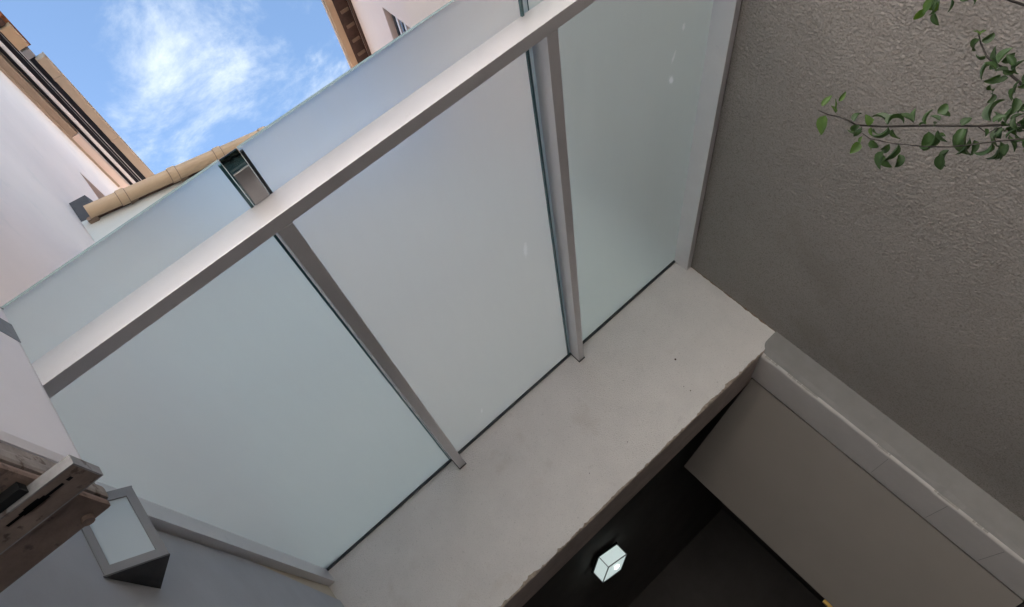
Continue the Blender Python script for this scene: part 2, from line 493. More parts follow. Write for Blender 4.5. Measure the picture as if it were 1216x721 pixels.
# lower grey render coat, its top edge dipping towards the entrance
bm = bmesh.new()
pl = [(-0.795, 1.70), (3.72, 1.712), (4.985, 1.588), (4.985, G), (-0.795, G)]
a = [bm.verts.new((XL + 0.018, y, z)) for y, z in pl]; b = [bm.verts.new((XL - 0.01, y, z)) for y, z in pl]
bm.faces.new(a); bm.faces.new(b[::-1])
for i in range(len(pl)):
    j = (i + 1) % len(pl); bm.faces.new((a[i], a[j], b[j], b[i]))
from_bm('plaster_coat', bm, M['grey_plaster'], lb, label='grey render coat on the lower part of the pale wall')
# cream band left showing above the grey coat
box('cream_band', XL - 0.01, XL + 0.006, 3.0, 4.985, 1.40, 1.818, M['cream'], lb, label='cream strip of wall above the grey coat')
# eaves, seen from below
y0e, y1e = 4.4, 13.0
box('soffit_board', XL + 0.002, -0.93, y0e, 7.58, 11.50, 11.56, M['tan'], lb, label='tan board under the eaves')
box('eaves_moulding', XL, XL + 0.035, y0e, 8.78, 11.36, 11.40, M['tan'], lb)
box('soffit_edge', XL + 0.002, -0.945, 7.60, y1e, 11.50, 11.55, M['pale_wall'], lb)
box('soffit', XL, -0.62, y0e, y1e, 11.565, 11.65, M['navy'], lb, label='dark underside of the eaves')
tube('white_pipe', [(-0.845, y0e, 11.50), (-0.85, 7, 11.505), (-0.862, y1e, 11.50)], 0.028, M['white_pipe'], lb)
box('white_trim', -0.955, -0.935, y0e, y1e, 11.50, 11.55, M['white_pipe'], lb)
for k, (xa, xb) in enumerate(((-0.725, -0.728), (-0.70, -0.76), (-0.745, -0.79))):
    tube('cable', [(xa, y0e, 11.52 + 0.01 * k), (xb, y1e, 11.52 + 0.01 * k)], 0.005, M['white_pipe'] if k == 0 else M['frame'], lb, seg=6)
def half_gutter(name, p0, p1, r, m, parent, lip=None, th=0.006, seg=10, squash=1.0):
    """open half-round channel from p0 to p1"""
    bm = bmesh.new()
    p0, p1 = Vector(p0), Vector(p1)
    d = (p1 - p0).normalized(); up = Vector((0, 0, 1)); sd = d.cross(up).normalized()
    R0 = []
    for rr in (r, r - th):
        for pp in (p0, p1):
            ring = [bm.verts.new(pp + sd * rr * math.cos(t) - up * rr * squash * math.sin(t)) for t in [math.pi * k / seg for k in range(seg + 1)]]
            R0.append(ring)
    o0, o1, i0, i1 = R0
    for k in range(seg):
        bm.faces.new((o0[k], o0[k + 1], o1[k + 1], o1[k]))
        bm.faces.new((i0[k], i1[k], i1[k + 1], i0[k + 1]))
        bm.faces.new((o0[k], i0[k], i0[k + 1], o0[k + 1]))
        bm.faces.new((o1[k], o1[k + 1], i1[k + 1], i1[k]))
    for k in (0, seg):
        bm.faces.new((o0[k], o1[k], i1[k], i0[k]))
    return from_bm(name, bm, m, parent, smooth=False)
# box gutter of the left building
gt = box('gutter', -0.64, -0.502, 6.25, 13.0, 11.47, 11.60, M['gutter2'], lb, bev=0.012)
box('gutter_lip', -0.502, -0.486, 6.25, 13.0, 11.505, 11.61, M['gutter2'], gt)
for yy in (6.62, 8.02, 9.4):
    box('gutter_joint', -0.645, -0.497, yy, yy + 0.035, 11.464, 11.61, M['gutter2'], gt)
# roof part with terracotta edge beyond the start of the gutter
box('fascia_block', -0.73, -0.565, 5.66, 6.02, 11.50, 11.60, M['gutter'], lb, bev=0.004)
box('fascia_block', -0.73, -0.565, 5.0, 5.50, 11.50, 11.60, M['terracotta'], lb, bev=0.004)
box('fascia_bracket', -0.73, -0.60, 5.53, 5.63, 11.52, 11.58, M['brown_wood'], lb)
box('gutter_end_cap', -0.72, -0.60, 6.06, 6.20, 11.505, 11.59, M['frame'], lb)
for k in range(5):
    ya = 4.55 + k * 0.31
    bm = bmesh.new()
    ring = []
    for yy in (ya, ya + 0.30):
        ring.append([bm.verts.new((xx, yy, 11.615 + zz_)) for xx, zz_ in ((-0.545, 0.0), (-0.545, 0.025), (-1.6, 0.30), (-1.6, 0.27))])
    for i in range(4):
        j = (i + 1) % 4; bm.faces.new((ring[0][i], ring[0][j], ring[1][j], ring[1][i]))
    bm.faces.new(ring[0][::-1]); bm.faces.new(ring[1])
    from_bm('roof_tile', bm, M['terracotta'], lb)
prism('roof', [(-0.66, 13.0), (-3.9, 13.0), (-3.9, -1.0), (-0.66, -1.0)], 11.66, 11.72, M['terracotta'], lb)

# ------------------------------------------------------------------ entrance building
eb = empty('entrance_building', (1.0, YF, G), 'low building with bare concrete lintel over a dark entrance passage', 'building')
ZL, ZS = 0.785, 1.86                 # lintel underside, top of bare concrete
XJ = 2.43                            # passage jamb
# lintel: bare concrete face with a ragged lower arris
bm = bmesh.new()
nx = 220
x0l, x1l = XL, XR
rows_f, rows_c, rows_s = [], [], []
mnoise_seed = 3.7
for i in range(nx + 1):
    x = x0l + (x1l - x0l) * i / nx
    c = 0.005 + 0.026 * max(0, mnoise.noise(Vector((x * 9, 1.3, 0)))) + 0.020 * max(0, mnoise.noise(Vector((x * 34, 5.1, 0)))) + 0.010 * max(0, mnoise.noise(Vector((x * 3.1, 8.1, 0))))
    c2 = 0.004 + 0.012 * max(0, mnoise.noise(Vector((x * 11, 7.3, 2)))) + 0.010 * max(0, mnoise.noise(Vector((x * 41, 2.1, 0))))
    wob = 0.004 * mnoise.noise(Vector((x * 2.2, 0, 4)))
    rows_f.append((x, c + 0.004, wob)); rows_s.append((x, c2))
top = [bm.verts.new((x, YF, ZS)) for x, _, _ in rows_f]
mid = [bm.verts.new((x, YF, ZL + 0.10)) for x, _, _ in rows_f]
lo = [bm.verts.new((x, YF, ZL + c + wob)) for x, c, wob in rows_f]
cm = [bm.verts.new((x, YF + 0.5 * c2, ZL + 0.45 * c + wob)) for (x, c, wob), (_, c2) in zip(rows_f, rows_s)]
so = [bm.verts.new((x, YF + c2 + 0.004, ZL)) for x, c2 in rows_s]
si = [bm.verts.new((x, YF + 0.62, ZL)) for x, _ in rows_s]
sb = [bm.verts.new((x, YF + 0.62, ZS)) for x, _ in rows_s]
for i in range(nx):
    for (p, q, mi) in ((top, mid, 0), (mid, lo, 0), (lo, cm, 1), (cm, so, 1), (so, si, 2), (si, sb, 2), (sb, top, 0)):
        f = bm.faces.new((p[i], p[i + 1], q[i + 1], q[i])); f.material_index = mi
bm.faces.new([r[0] for r in (top, mid, lo, cm, so, si, sb)]); bm.faces.new([r[-1] for r in (sb, si, so, cm, lo, mid, top)])
from_bm('lintel', bm, None, eb, mats=[M['concrete'], M['chip'], M['soffit']], label='bare concrete lintel with a chipped lower edge')
# dark specks / bits of dirt stuck on the concrete
for (px, py, s) in ((802, 427, 0.011), (820, 464, 0.006), (812, 459, 0.004), (700, 562, 0.004), (745, 525, 0.004)):
    p = on_y(px, py, YF)
    bm = bmesh.new()
    bmesh.ops.create_icosphere(bm, subdivisions=1, radius=s)
    for v in bm.verts:
        v.co = Vector((v.co.x * RND.uniform(.5, 1), v.co.y * 0.35, v.co.z * RND.uniform(.7, 1.5))) + p
    from_bm('dirt_speck', bm, M['brown_wood'], eb)
# jamb: rounded pilaster below the lintel, chipped along its arris
def jamb():
    bm = bmesh.new()
    nz = 420
    ztop = ZL + 0.045
    cols = []
    for i in range(nz + 1):
        t = i / nz
        z = ztop + (G - ztop) * t ** 1.25
        ch = max(0, mnoise.noise(Vector((z * 5.2, 3.3, 1))) + 0.0) * (0.6 + 0.8 * abs(mnoise.noise(Vector((z * 31, 9.3, 1)))))
        e = 0.004 + 0.030 * ch
        u = min(1, (ztop - z) / 0.15)
        r = 0.048 + 0.12 * (1 - math.sqrt(max(0, 1 - (1 - u) ** 2)))     # rounding at its head
        cols.append((z, e, r))
    NS = 6
    prof = []
    for (z, e, r) in cols:
        y0 = YF - 0.012
        row = [(XR + 0.01, y0, z)]
        for q_ in range(NS + 1):
            an = math.pi / 2 * q_ / NS
            rr_ = r + e
            row.append((XJ + rr_ - rr_ * math.sin(an), y0 + rr_ - rr_ * math.cos(an) + (0.35 * e if 0 < q_ < NS else 0), z))
        row.append((XJ, YF + 0.46, z))
        prof.append(row)
    rows = [[bm.verts.new(p) for p in pr] for pr in prof]
    NK = len(rows[0]) - 1
    for i in range(nz):
        for k in range(NK):
            f = bm.faces.new((rows[i][k], rows[i][k + 1], rows[i + 1][k + 1], rows[i + 1][k]))
            big = RND.random() < 0.9 and cols[i][1] > 0.007 and cols[i][2] < 0.066
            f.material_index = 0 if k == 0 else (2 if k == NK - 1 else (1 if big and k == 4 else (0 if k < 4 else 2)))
    back = [(XR + 0.01, YF + 0.43), ]
    bt = [bm.verts.new((XR + 0.01, YF + 0.43, ztop)), bm.verts.new((XR + 0.01, YF + 0.43, G))]
    bm.faces.new(rows[0] + [bt[0]])
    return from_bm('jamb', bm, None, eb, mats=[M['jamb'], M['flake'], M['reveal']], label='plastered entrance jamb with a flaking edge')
jb = jamb()
for zj in (-0.33, -0.78, -1.18):
    box('joint', XJ - 0.0015, XJ + 0.002, YF + 0.06, YF + 0.43, zj, zj + 0.002, M['jamb'], jb)
# left jamb, hidden behind the frame edge of the lintel
box('pier', XL, XL + 0.12, YF + 0.02, YF + 0.5, G, ZL - 0.003, M['soffit'], eb)
# door leaf standing open into the passage
hx, hy = 2.424, 5.475
ex, ey = 1.344 * 1.28, 5.0 * 1.28
dn = Vector((ey - hy, -(ex - hx), 0)).normalized() * 0.045
leafp = [(hx, hy), (ex, ey), (ex + dn.x, ey + dn.y), (hx + dn.x, hy + dn.y)]
dl = prism('door', leafp, G + 0.02, 0.772, M['door'], eb, bev=0.003, label='plain grey brown door leaf standing open')
p = on_y(982, 716, ey - 0.02)
box('latch', p.x - 0.022, p.x + 0.008, p.y - 0.022, p.y + 0.015, p.z - 0.05, p.z + 0.03, M['brass'], dl, bev=0.006)
box('hinge_post', 2.445, 2.54, YF + 0.432, YF + 0.618, G, ZL - 0.003, M['black'], eb)
# passage inside: dark walls and a ceiling that slopes down to the back
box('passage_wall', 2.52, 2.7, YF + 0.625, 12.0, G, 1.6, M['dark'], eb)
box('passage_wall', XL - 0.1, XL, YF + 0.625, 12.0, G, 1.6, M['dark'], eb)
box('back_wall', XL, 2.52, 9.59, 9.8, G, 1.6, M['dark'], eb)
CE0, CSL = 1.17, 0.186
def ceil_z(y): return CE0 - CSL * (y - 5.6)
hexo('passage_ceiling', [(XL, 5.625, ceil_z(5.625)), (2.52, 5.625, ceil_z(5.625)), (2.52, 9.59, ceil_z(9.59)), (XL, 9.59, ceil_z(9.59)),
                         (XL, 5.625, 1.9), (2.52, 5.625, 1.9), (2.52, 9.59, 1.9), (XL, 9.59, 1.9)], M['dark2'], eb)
# upper wall (slightly skewed), roof and gutter
def yu(x): return 4.785 + (x + 1.0) * 0.226 + 0.185
prism('upper_wall', [(XL + 0.003, yu(XL)), (XR + 0.9, yu(XR + 0.9)), (XR + 0.9, 12.2), (XL + 0.003, 12.2)], ZS + 0.004, 6.28, M['far_wall'], eb)
bm = bmesh.new()
def yg(x): return 4.785 + (x + 1.0) * 0.226
rr = []
for (off, z) in ((0.12, 6.285), (0.12, 6.33), (6.0, 8.2), (6.0, 8.0)):
    rr.append([bm.verts.new((x, yg(x) + off, z)) for x in (-0.85, XR + 0.9)])
for i in range(4):
    j = (i + 1) % 4; bm.faces.new((rr[i][0], rr[i][1], rr[j][1], rr[j][0]))
bm.faces.new([r[0] for r in rr]); bm.faces.new([r[1] for r in rr][::-1])
from_bm('roof', bm, M['terracotta'], eb)
gx0, gx1, gr = -0.985, 3.2, 0.080
gu = half_gutter('gutter', (gx0, yg(gx0) + gr, 6.26), (gx1, yg(gx1) + gr, 6.26), gr, M['gutter'], eb)
for xx in (-0.68, -0.16, 0.33, 0.85):
    q0 = Vector((xx, yg(xx) + gr, 6.262)); q1 = Vector((xx + 0.075, yg(xx + 0.075) + gr, 6.262))
    half_gutter('gutter_sleeve', q0, q1, gr + 0.012, M['gutter'], gu)
    for e0 in (-0.007, 0.076):
        s0 = Vector((xx + e0, yg(xx + e0) + gr, 6.2605)); s1 = Vector((xx + e0 + 0.007, yg(xx + e0 + 0.007) + gr, 6.2605))
        half_gutter('gutter_seam', s0, s1, gr + 0.005, M['gutter_dark'], gu)
    # clip on the wall side just beyond the sleeve
    box('gutter_clip', xx + 0.06, xx + 0.14, yg(xx) + 2 * gr - 0.03, yg(xx) + 2 * gr + 0.03, 6.20, 6.245, M['gutter_dark'], gu)
box('gutter_clip', gx0 - 0.05, gx0 + 0.04, yg(gx0) + 2 * gr - 0.035, yg(gx0) + 2 * gr + 0.03, 6.19, 6.24, M['gutter_dark'], gu)
fa, fb = yg(gx0) + 2 * gr + 0.002, yg(gx1) + 2 * gr + 0.002
hexo('fascia', [(gx0, fa, 6.225), (gx1, fb, 6.225), (gx1, fb + 0.022, 6.225), (gx0, fa + 0.022, 6.225),
                (gx0, fa, 6.27), (gx1, fb, 6.27), (gx1, fb + 0.022, 6.27), (gx0, fa + 0.022, 6.27)], M['brown_wood'], eb)
prism('verge_slate', [(XL + 0.003, 4.95), (-0.93, 4.97), (-0.86, 5.6), (XL + 0.003, 5.6)], 6.29, 6.62, M['slate'], eb, label='dark slate flashing where the roof meets the tall wall')

# ------------------------------------------------------------------ stucco side wall
bm = bmesh.new()
hexa(bm, box_pts(XR + 0.006, XR + 0.9, -2.0, YF + 0.0, G, 4.3))
sw = from_bm('stucco_wall', bm, M['stucco'])
sw['label'] = 'coarse brown grey stucco wall beside the glass canopy'; sw['category'] = 'wall'
def relief(y0, y1, z0, z1, step):
    ny, nz = int((y1 - y0) / step), int((z1 - z0) / step)
    vs, fs = [], []
    nf = mnoise.noise
    for j in range(nz + 1):
        z = z0 + (z1 - z0) * j / nz
        for i in range(ny + 1):
            y = y0 + (y1 - y0) * i / ny
            a = nf(Vector((y * 78, z * 78, 3.1))); b = nf(Vector((y * 150 + 7, z * 150, 9.0))); c = nf(Vector((y * 5, z * 5, 1.0)))
            pit = max(0.0, 1.0 - abs(a + 0.25 * b) / 0.20)
            h = 0.0018 * b + 0.0012 * c + 0.003 * abs(a) - 0.0036 * pit * (0.8 + 0.6 * c)
            e = min(i, ny - i, j, nz - j)
            vs.append((XR - h - 0.001 if e > 0 else XR + 0.0062, y, z))
    w_ = ny + 1
    for j in range(nz):
        for i in range(ny):
            k = j * w_ + i
            fs.append((k, k + w_, k + w_ + 1, k + 1))
    me = bpy.data.meshes.new('stucco_relief')
    me.from_pydata(vs, [], fs)
    me.materials.append(M['stucco'])
    me.polygons.foreach_set('use_smooth', [True] * len(fs))
    return link('render_coat', me, sw)
rc = relief(1.45, 4.999, G + 0.01, 1.76, 0.0046)
rc.location = (0, 0, 0)
box('upper_wall', XR + 0.004, XR + 0.9, -2.0, YF + 0.05, 4.303, 5.5, M['warm_wall'], sw, label='pale upper part of the stucco wall')
# dirt-stained mortar fillet between concrete and stucco
bm = bmesh.new()
prevr = None
for i in range(61):
    z = ZL + 0.02 + (1.70 - ZL - 0.02) * i / 60
    e = 0.004 + 0.010 * abs(mnoise.noise(Vector((z * 12, 4, 2)))) + 0.006 * abs(mnoise.noise(Vector((z * 45, 1, 2))))
    r_ = [bm.verts.new((XR - e, YF + 0.001, z)), bm.verts.new((XR - e * .4, YF - e * .5, z)), bm.verts.new((XR + 0.001, YF - e, z)), bm.verts.new((XR + 0.001, YF + 0.001, z))]
    if prevr:
        for k in range(4):
            bm.faces.new((prevr[k], prevr[(k + 1) % 4], r_[(k + 1) % 4], r_[k]))
    prevr = r_
from_bm('mortar_fillet', bm, M['gutter_dark'], sw, label='dirty mortar in the corner by the concrete')

# ------------------------------------------------------------------ right building behind
rb = empty('warm_white_building', (3.85, 8.0, G), 'warm white building with tan gutter and brown eaves behind the canopy', 'building')
rwin = (6.68, 7.9, 6.9, 8.74)
wall_x('wall', 3.85, 5.2, 16.0, G, 10.05, 6.0, [rwin], 0.20, M['warm_wall'], rb)
w = box('window', 3.85 + 0.12, 3.85 + 0.195, rwin[0] + 0.01, rwin[1] - 0.01, rwin[2] + 0.01, rwin[3] - 0.01, M['frame'], rb)
for k in range(4):
    box('shutter_slat', 3.85 + 0.085, 3.85 + 0.118, rwin[0] + 0.02, rwin[1] - 0.02, rwin[3] - 0.10 - k * 0.11, rwin[3] - 0.05 - k * 0.11, M['white_pipe'] if k % 2 else M['pane'], w)
box('soffit', 3.60, 3.9, 5.0, 16.0, 10.055, 10.10, M['brown_wood'], rb, label='dark brown boards under the eaves')
for k in range(26):
    yy = 5.2 + k * 0.30
    box('rafter', 3.66, 3.814, yy, yy + 0.05, 10.02, 10.052, M['gutter_dark'], rb)
gq = box('gutter', 3.46, 3.585, 5.0, 16.0, 10.0, 10.11, M['gutter'], rb, bev=0.012)
box('gutter_lip', 3.446, 3.459, 5.0, 16.0, 10.04, 10.115, M['gutter'], gq)
box('wall_moulding', 3.815, 3.849, 5.2, 16.0, 9.88, 9.95, M['brown_wood'], rb)
prism('roof', [(3.50, 5.0), (3.50, 16.0), (9.8, 16.0), (9.8, 5.0)], 10.14, 10.24, M['terracotta'], rb)

# ------------------------------------------------------------------ unseen building behind the viewer, added to bounce sunlight into the shade
ob = empty('bounce_building', (3.0, -5.0, G), 'unseen pale building added across the yard to bounce sunlight onto the entrance', 'building')
box('wall', -12.0, 16.0, -11.0, -5.0, G, 8.0, M['white_wall'], ob)
for k in range(6):
    for j in range(2):
        xx = -9.0 + k * 4.2; zz0 = G + 2.2 + j * 3.4
        w = box('window', xx, xx + 1.1, -5.0 + 0.002, -5.0 + 0.05, zz0, zz0 + 1.5, M['frame'], ob)
        box('pane', xx + 0.08, xx + 1.02, -5.0 + 0.052, -5.0 + 0.058, zz0 + 0.08, zz0 + 1.42, M['pane'], w)
box('dimming_plinth', -12.02, 16.02, -5.0 + 0.001, -4.93, G, 0.2, M['jamb'], ob)  # dark base added so that less light bounces up to the undersides
box('cornice', -12.2, 16.2, -5.0 + 0.001, -4.6, 8.001, 8.2, M['gutter'], ob)

# ------------------------------------------------------------------ glass canopy
gc = empty('glass_canopy', (0.8, YF, 1.72), 'frosted glass canopy on silver grey metal beams over the entrance', 'canopy')
ZB, ZG, TG = 1.725, 1.832, 0.011     # beam underside, glass underside, glass thickness
YO = 1.54                            # outer edge of the glass
def beam(name, xa0, xb0, ya, xa1, xb1, yb, z0, z1, bev=0.0025, label=None):
    return hexo(name, [(xa0, ya, z0), (xb0, ya, z0), (xb1, yb, z0), (xa1, yb, z0), (xa0, ya, z1), (xb0, ya, z1), (xb1, yb, z1), (xa1, yb, z1)], M['silver'], gc, bev, label)
ZT = ZG - 0.003
box('front_beam', XL + 0.02, XR - 0.006, 1.773, 1.838, ZB, ZT, M['silver'], gc, bev=0.0025, label='silver front beam carrying the outer edge of the glass')
beam('cross_beam', 0.103, 0.166, 1.840, 0.132, 0.190, 4.995, ZB + 0.0005, ZT)
beam('cross_beam', 1.389, 1.450, 1.840, 1.383, 1.435, 4.995, ZB + 0.0005, ZT)
beam('side_beam', 2.603, 2.648, 1.840, 2.596, 2.648, 4.995, 1.69, ZT)
beam('side_beam', -1.092, -1.035, 1.840, -1.092, -1.040, 4.995, ZB - 0.004, ZT)
for (xa, xb, yy) in ((0.130, 0.191, 4.996), (1.381, 1.437, 4.996)):
    box('beam_foot', xa - 0.003, xb + 0.003, 4.988, 4.9985, ZB - 0.006, ZT - 0.01, M['seal'], gc)
def panel(x0a, x1a, x0b, x1b, m, label):
    bm = bmesh.new()
    y0, y1 = YO, YF - 0.012
    P = [(x0a, y0, ZG), (x1a, y0, ZG), (x1b, y1, ZG), (x0b, y1, ZG), (x0a, y0, ZG + TG), (x1a, y0, ZG + TG), (x1b, y1, ZG + TG), (x0b, y1, ZG + TG)]
    vs, fs = hexa(bm, P)
    fs[1].material_index = 1
    for k in (3, 4, 5): fs[k].material_index = 2
    fs[2].material_index = 3
    return from_bm('glass_panel', bm, None, gc, mats=[m, M['glass_top'], M['glass_edge'], M['glass_edge_light']], label=label)
def sm(px, py, a, b, ang):
    q = on_z(px, py, ZG); return (q.x, q.y, a, b, ang)
M['frost_mid_lit'] = frosted('frost_mid_lit', (0.745, 0.745, 0.735), smudges=[sm(624, 297, 0.018, 0.085, 0.1), sm(572, 488, 0.012, 0.05, 0.2)])  # same glass as the left panel; warmer tint paints in light off pale walls
M['frost_right_shaded'] = frosted('frost_right_shaded', (0.66, 0.725, 0.70), smudges=[sm(797, 95, 0.02, 0.045, -0.3), sm(800, 68, 0.012, 0.05, 0.3), sm(812, 32, 0.015, 0.03, 0)])  # same glass too, tinted darker and greener for shade beside the stucco wall
panel(-1.088, 0.098, -1.088, 0.126, M['frost_left'], 'frosted glass panel beside the pale wall')
panel(0.168, 1.366, 0.194, 1.364, M['frost_mid_lit'], 'middle frosted glass panel between the two cross beams')
panel(1.40, 2.645, 1.40, 2.645, M['frost_right_shaded'], 'frosted glass panel beside the stucco wall')
hexo('joint_strip', [(0.100, YO + 0.002, ZG + 0.004), (0.166, YO + 0.002, ZG + 0.004), (0.192, YF - 0.014, ZG + 0.004), (0.128, YF - 0.014, ZG + 0.004),
                     (0.100, YO + 0.002, ZG + 0.009), (0.166, YO + 0.002, ZG + 0.009), (0.192, YF - 0.014, ZG + 0.009), (0.128, YF - 0.014, ZG + 0.009)], M['teal_clear'], gc, label='clear teal strip between two frosted panels')
hexo('joint_strip', [(1.368, YO + 0.002, ZG + 0.004), (1.398, YO + 0.002, ZG + 0.004), (1.398, YF - 0.014, ZG + 0.004), (1.366, YF - 0.014, ZG + 0.004),
                     (1.368, YO + 0.002, ZG + 0.009), (1.398, YO + 0.002, ZG + 0.009), (1.398, YF - 0.014, ZG + 0.009), (1.366, YF - 0.014, ZG + 0.009)], M['frost_left'], gc)
# dark gaskets along the panel joints and the wall
box('gasket', 1.353, 1.365, YO + 0.01, YF - 0.02, ZG - 0.012, ZG - 0.001, M['glass_edge'], gc)
hexo('gasket', [(0.086, YO + 0.01, ZG - 0.008), (0.097, YO + 0.01, ZG - 0.008), (0.124, YF - 0.02, ZG - 0.008), (0.113, YF - 0.02, ZG - 0.008),
                (0.086, YO + 0.01, ZG - 0.001), (0.097, YO + 0.01, ZG - 0.001), (0.124, YF - 0.02, ZG - 0.001), (0.113, YF - 0.02, ZG - 0.001)], M['glass_edge'], gc)
box('wall_gasket', XL + 0.03, XR - 0.06, YF - 0.020, YF - 0.001, ZG - 0.018, ZG - 0.001, M['seal'], gc)
box('joint_plate', 0.106, 0.165, 1.612, 1.771, ZG - 0.010, ZG - 0.0015, M['steel'], gc, bev=0.002, label='brushed metal clamp plate at the panel joint')
box('gasket', 0.168, 0.179, YO + 0.01, 1.770, ZG - 0.008, ZG - 0.001, M['seal'], gc)

# ------------------------------------------------------------------ wall lamp (triangular prism)
wlp = empty('wall_lamp', (XL + 0.02, 2.45, 1.35), 'dark grey triangular wall lamp with frosted glass face below the canopy', 'lamp')
P2, P1, P3 = Vector((XL + 0.02, 2.288, 0)), Vector((-0.93, 2.462, 0)), Vector((XL + 0.02, 2.625, 0))
lz0, lz1 = 1.352, 1.70
prism('bottom_plate', [(p.x, p.y) for p in (P2, P1, P3)], lz0, lz0 + 0.006, M['slate'], wlp)
prism('top_plate', [(p.x, p.y) for p in (P2, P1, P3)], lz1 - 0.006, lz1, M['frame'], wlp)
def face_frame(A, B, tag_):
    d = (B - A); L_ = d.length; d.normalize(); n = Vector((d.y, -d.x, 0))
    if n.x < 0: n = -n
    bm = bmesh.new()
    fw = 0.034
    za, zb = lz0 + 0.0062, lz1 - 0.0062
    def bar(s0, s1, z0, z1, dep=0.008):
        p0, p1 = A + d * s0, A + d * s1
        i0, i1 = p0 - n * dep, p1 - n * dep
        hexa(bm, [(p0.x, p0.y, z0), (p1.x, p1.y, z0), (i1.x, i1.y, z0), (i0.x, i0.y, z0), (p0.x, p0.y, z1), (p1.x, p1.y, z1), (i1.x, i1.y, z1), (i0.x, i0.y, z1)])
    bar(0.008, fw, za, zb); bar(L_ - fw, L_ - 0.002, za, zb); bar(fw, L_ - fw, za, za + fw); bar(fw, L_ - fw, zb - fw, zb)
    from_bm('face_frame', bm, M['frame'], wlp)
    bm = bmesh.new()
    p0, p1 = A + d * (fw - 0.004) - n * 0.009, A + d * (L_ - fw + 0.004) - n * 0.009
    i0, i1 = p0 - n * 0.005, p1 - n * 0.005
    z0, z1 = za + fw - 0.004, zb - fw + 0.004
    hexa(bm, [(p0.x, p0.y, z0), (p1.x, p1.y, z0), (i1.x, i1.y, z0), (i0.x, i0.y, z0), (p0.x, p0.y, z1), (p1.x, p1.y, z1), (i1.x, i1.y, z1), (i0.x, i0.y, z1)])
    from_bm('glass', bm, M['lamp_glass'], wlp)
face_frame(P2, P1, 'a'); face_frame(P1, P3, 'b')
box('back_plate', XL + 0.0185, XL + 0.024, P2.y + 0.01, P3.y - 0.01, lz0 + 0.01, lz1 - 0.01, M['frame'], wlp)

# ------------------------------------------------------------------ ceiling lamp in the passage
cl_c = on_y(730, 675, 7.3)
cl = empty('ceiling_lamp', (cl_c.x, cl_c.y, cl_c.z), 'small square ceiling lamp with lit milky diffuser in the dark passage', 'lamp')
rot = Matrix.Rotation(math.radians(28), 4, 'Z')
tilt = Matrix.Rotation(-math.atan(CSL), 4, 'X')
TM = Matrix.Translation(cl_c) @ tilt @ rot
def tbox(name, x0, x1, y0, y1, z0, z1, m, parent, bev=0.0, skip=None):
    bm = bmesh.new(); hexa(bm, [TM @ Vector(q) for q in box_pts(x0, x1, y0, y1, z0, z1)])
    if bev: bmesh.ops.bevel(bm, geom=list(bm.edges), offset=bev, segments=2, affect='EDGES')
    return from_bm(name, bm, m, parent)
S = 0.130
tbox('back_plate', -S * 1.10, S * 1.10, -S * 1.10, S * 1.10, 0.135, 0.155, M['black'], cl)
df = tbox('diffuser', -S, S, -S, S, 0.0, 0.134, M['diffuser'], cl, bev=0.004)
for (sx, sy) in ((-1, -1), (1, -1), (-1, 1), (1, 1)):
    tbox('rib', sx * S - 0.003, sx * S + 0.003, sy * S - 0.003, sy * S + 0.003, -0.002, 0.134, M['frame'], df)
for (x0, x1, y0, y1) in ((-S - .004, S + .004, -S - .005, -S + .004), (-S - .004, S + .004, S - .004, S + .005), (-S - .005, -S + .004, -S, S), (S - .004, S + .005, -S, S)):
    tbox('rim', x0, x1, y0, y1, -0.004, 0.004, M['frame'], df)
bm = bmesh.new()
bmesh.ops.create_uvsphere(bm, u_segments=12, v_segments=8, radius=0.028)
for v in bm.verts: v.co = TM @ Vector((v.co.x + 0.03, v.co.y + 0.0, v.co.z * 0.3 - 0.004))
from_bm('bulb_glow', bm, M['bulb'], df, smooth=True)

# ------------------------------------------------------------------ air conditioner on its bracket
ac = empty('air_conditioner', (-0.8, 1.03, 0.99), 'white outdoor air conditioner unit with rusty brown underside on the wall', 'air conditioner')
AX0, AX1, AY0, AY1, AZ0, AZ1 = -0.93, -0.605, 0.60, 1.45, 0.99, 1.745
cs = box('casing', AX0, AX1, AY0, AY1, AZ0 + 0.098, AZ1, M['ac_white'], ac, bev=0.028)
box('base_rail', AX0 + 0.003, AX1 - 0.004, AY0 + 0.003, AY1 - 0.003, AZ0 + 0.060, AZ0 + 0.0975, M['ac_base'], ac, bev=0.008)
box('base_rail', AX0 + 0.001, AX1 + 0.006, AY0 + 0.001, AY1 + 0.004, AZ0 + 0.022, AZ0 + 0.0595, M['ac_base'], ac, bev=0.010)
box('bottom_pan', AX0 + 0.001, AX1 + 0.002, AY0 + 0.001, AY1 + 0.002, AZ0, AZ0 + 0.0215, M['ac_pan'], ac, bev=0.009)
bm = bmesh.new(); tube_bm(bm, [(AX1 - 0.045, AY1 - 0.025, AZ0 - 0.012), (AX1 - 0.045, AY1 - 0.025, AZ0 + 0.004)], 0.014, 10)
from_bm('foot', bm, M['ac_pan'], ac)
box('casing_seam', AX1 - 0.001, AX1 + 0.0012, AY0 + 0.02, AY1 - 0.016, AZ1 - 0.042, AZ1 - 0.038, M['sticker'], cs)
q = on_x(14, 392, AX1)
box('label_plate', AX1 - 0.0005, AX1 + 0.001, q.y - 0.10, q.y + 0.012, q.z - 0.045, q.z + 0.03, M['sticker'], cs)
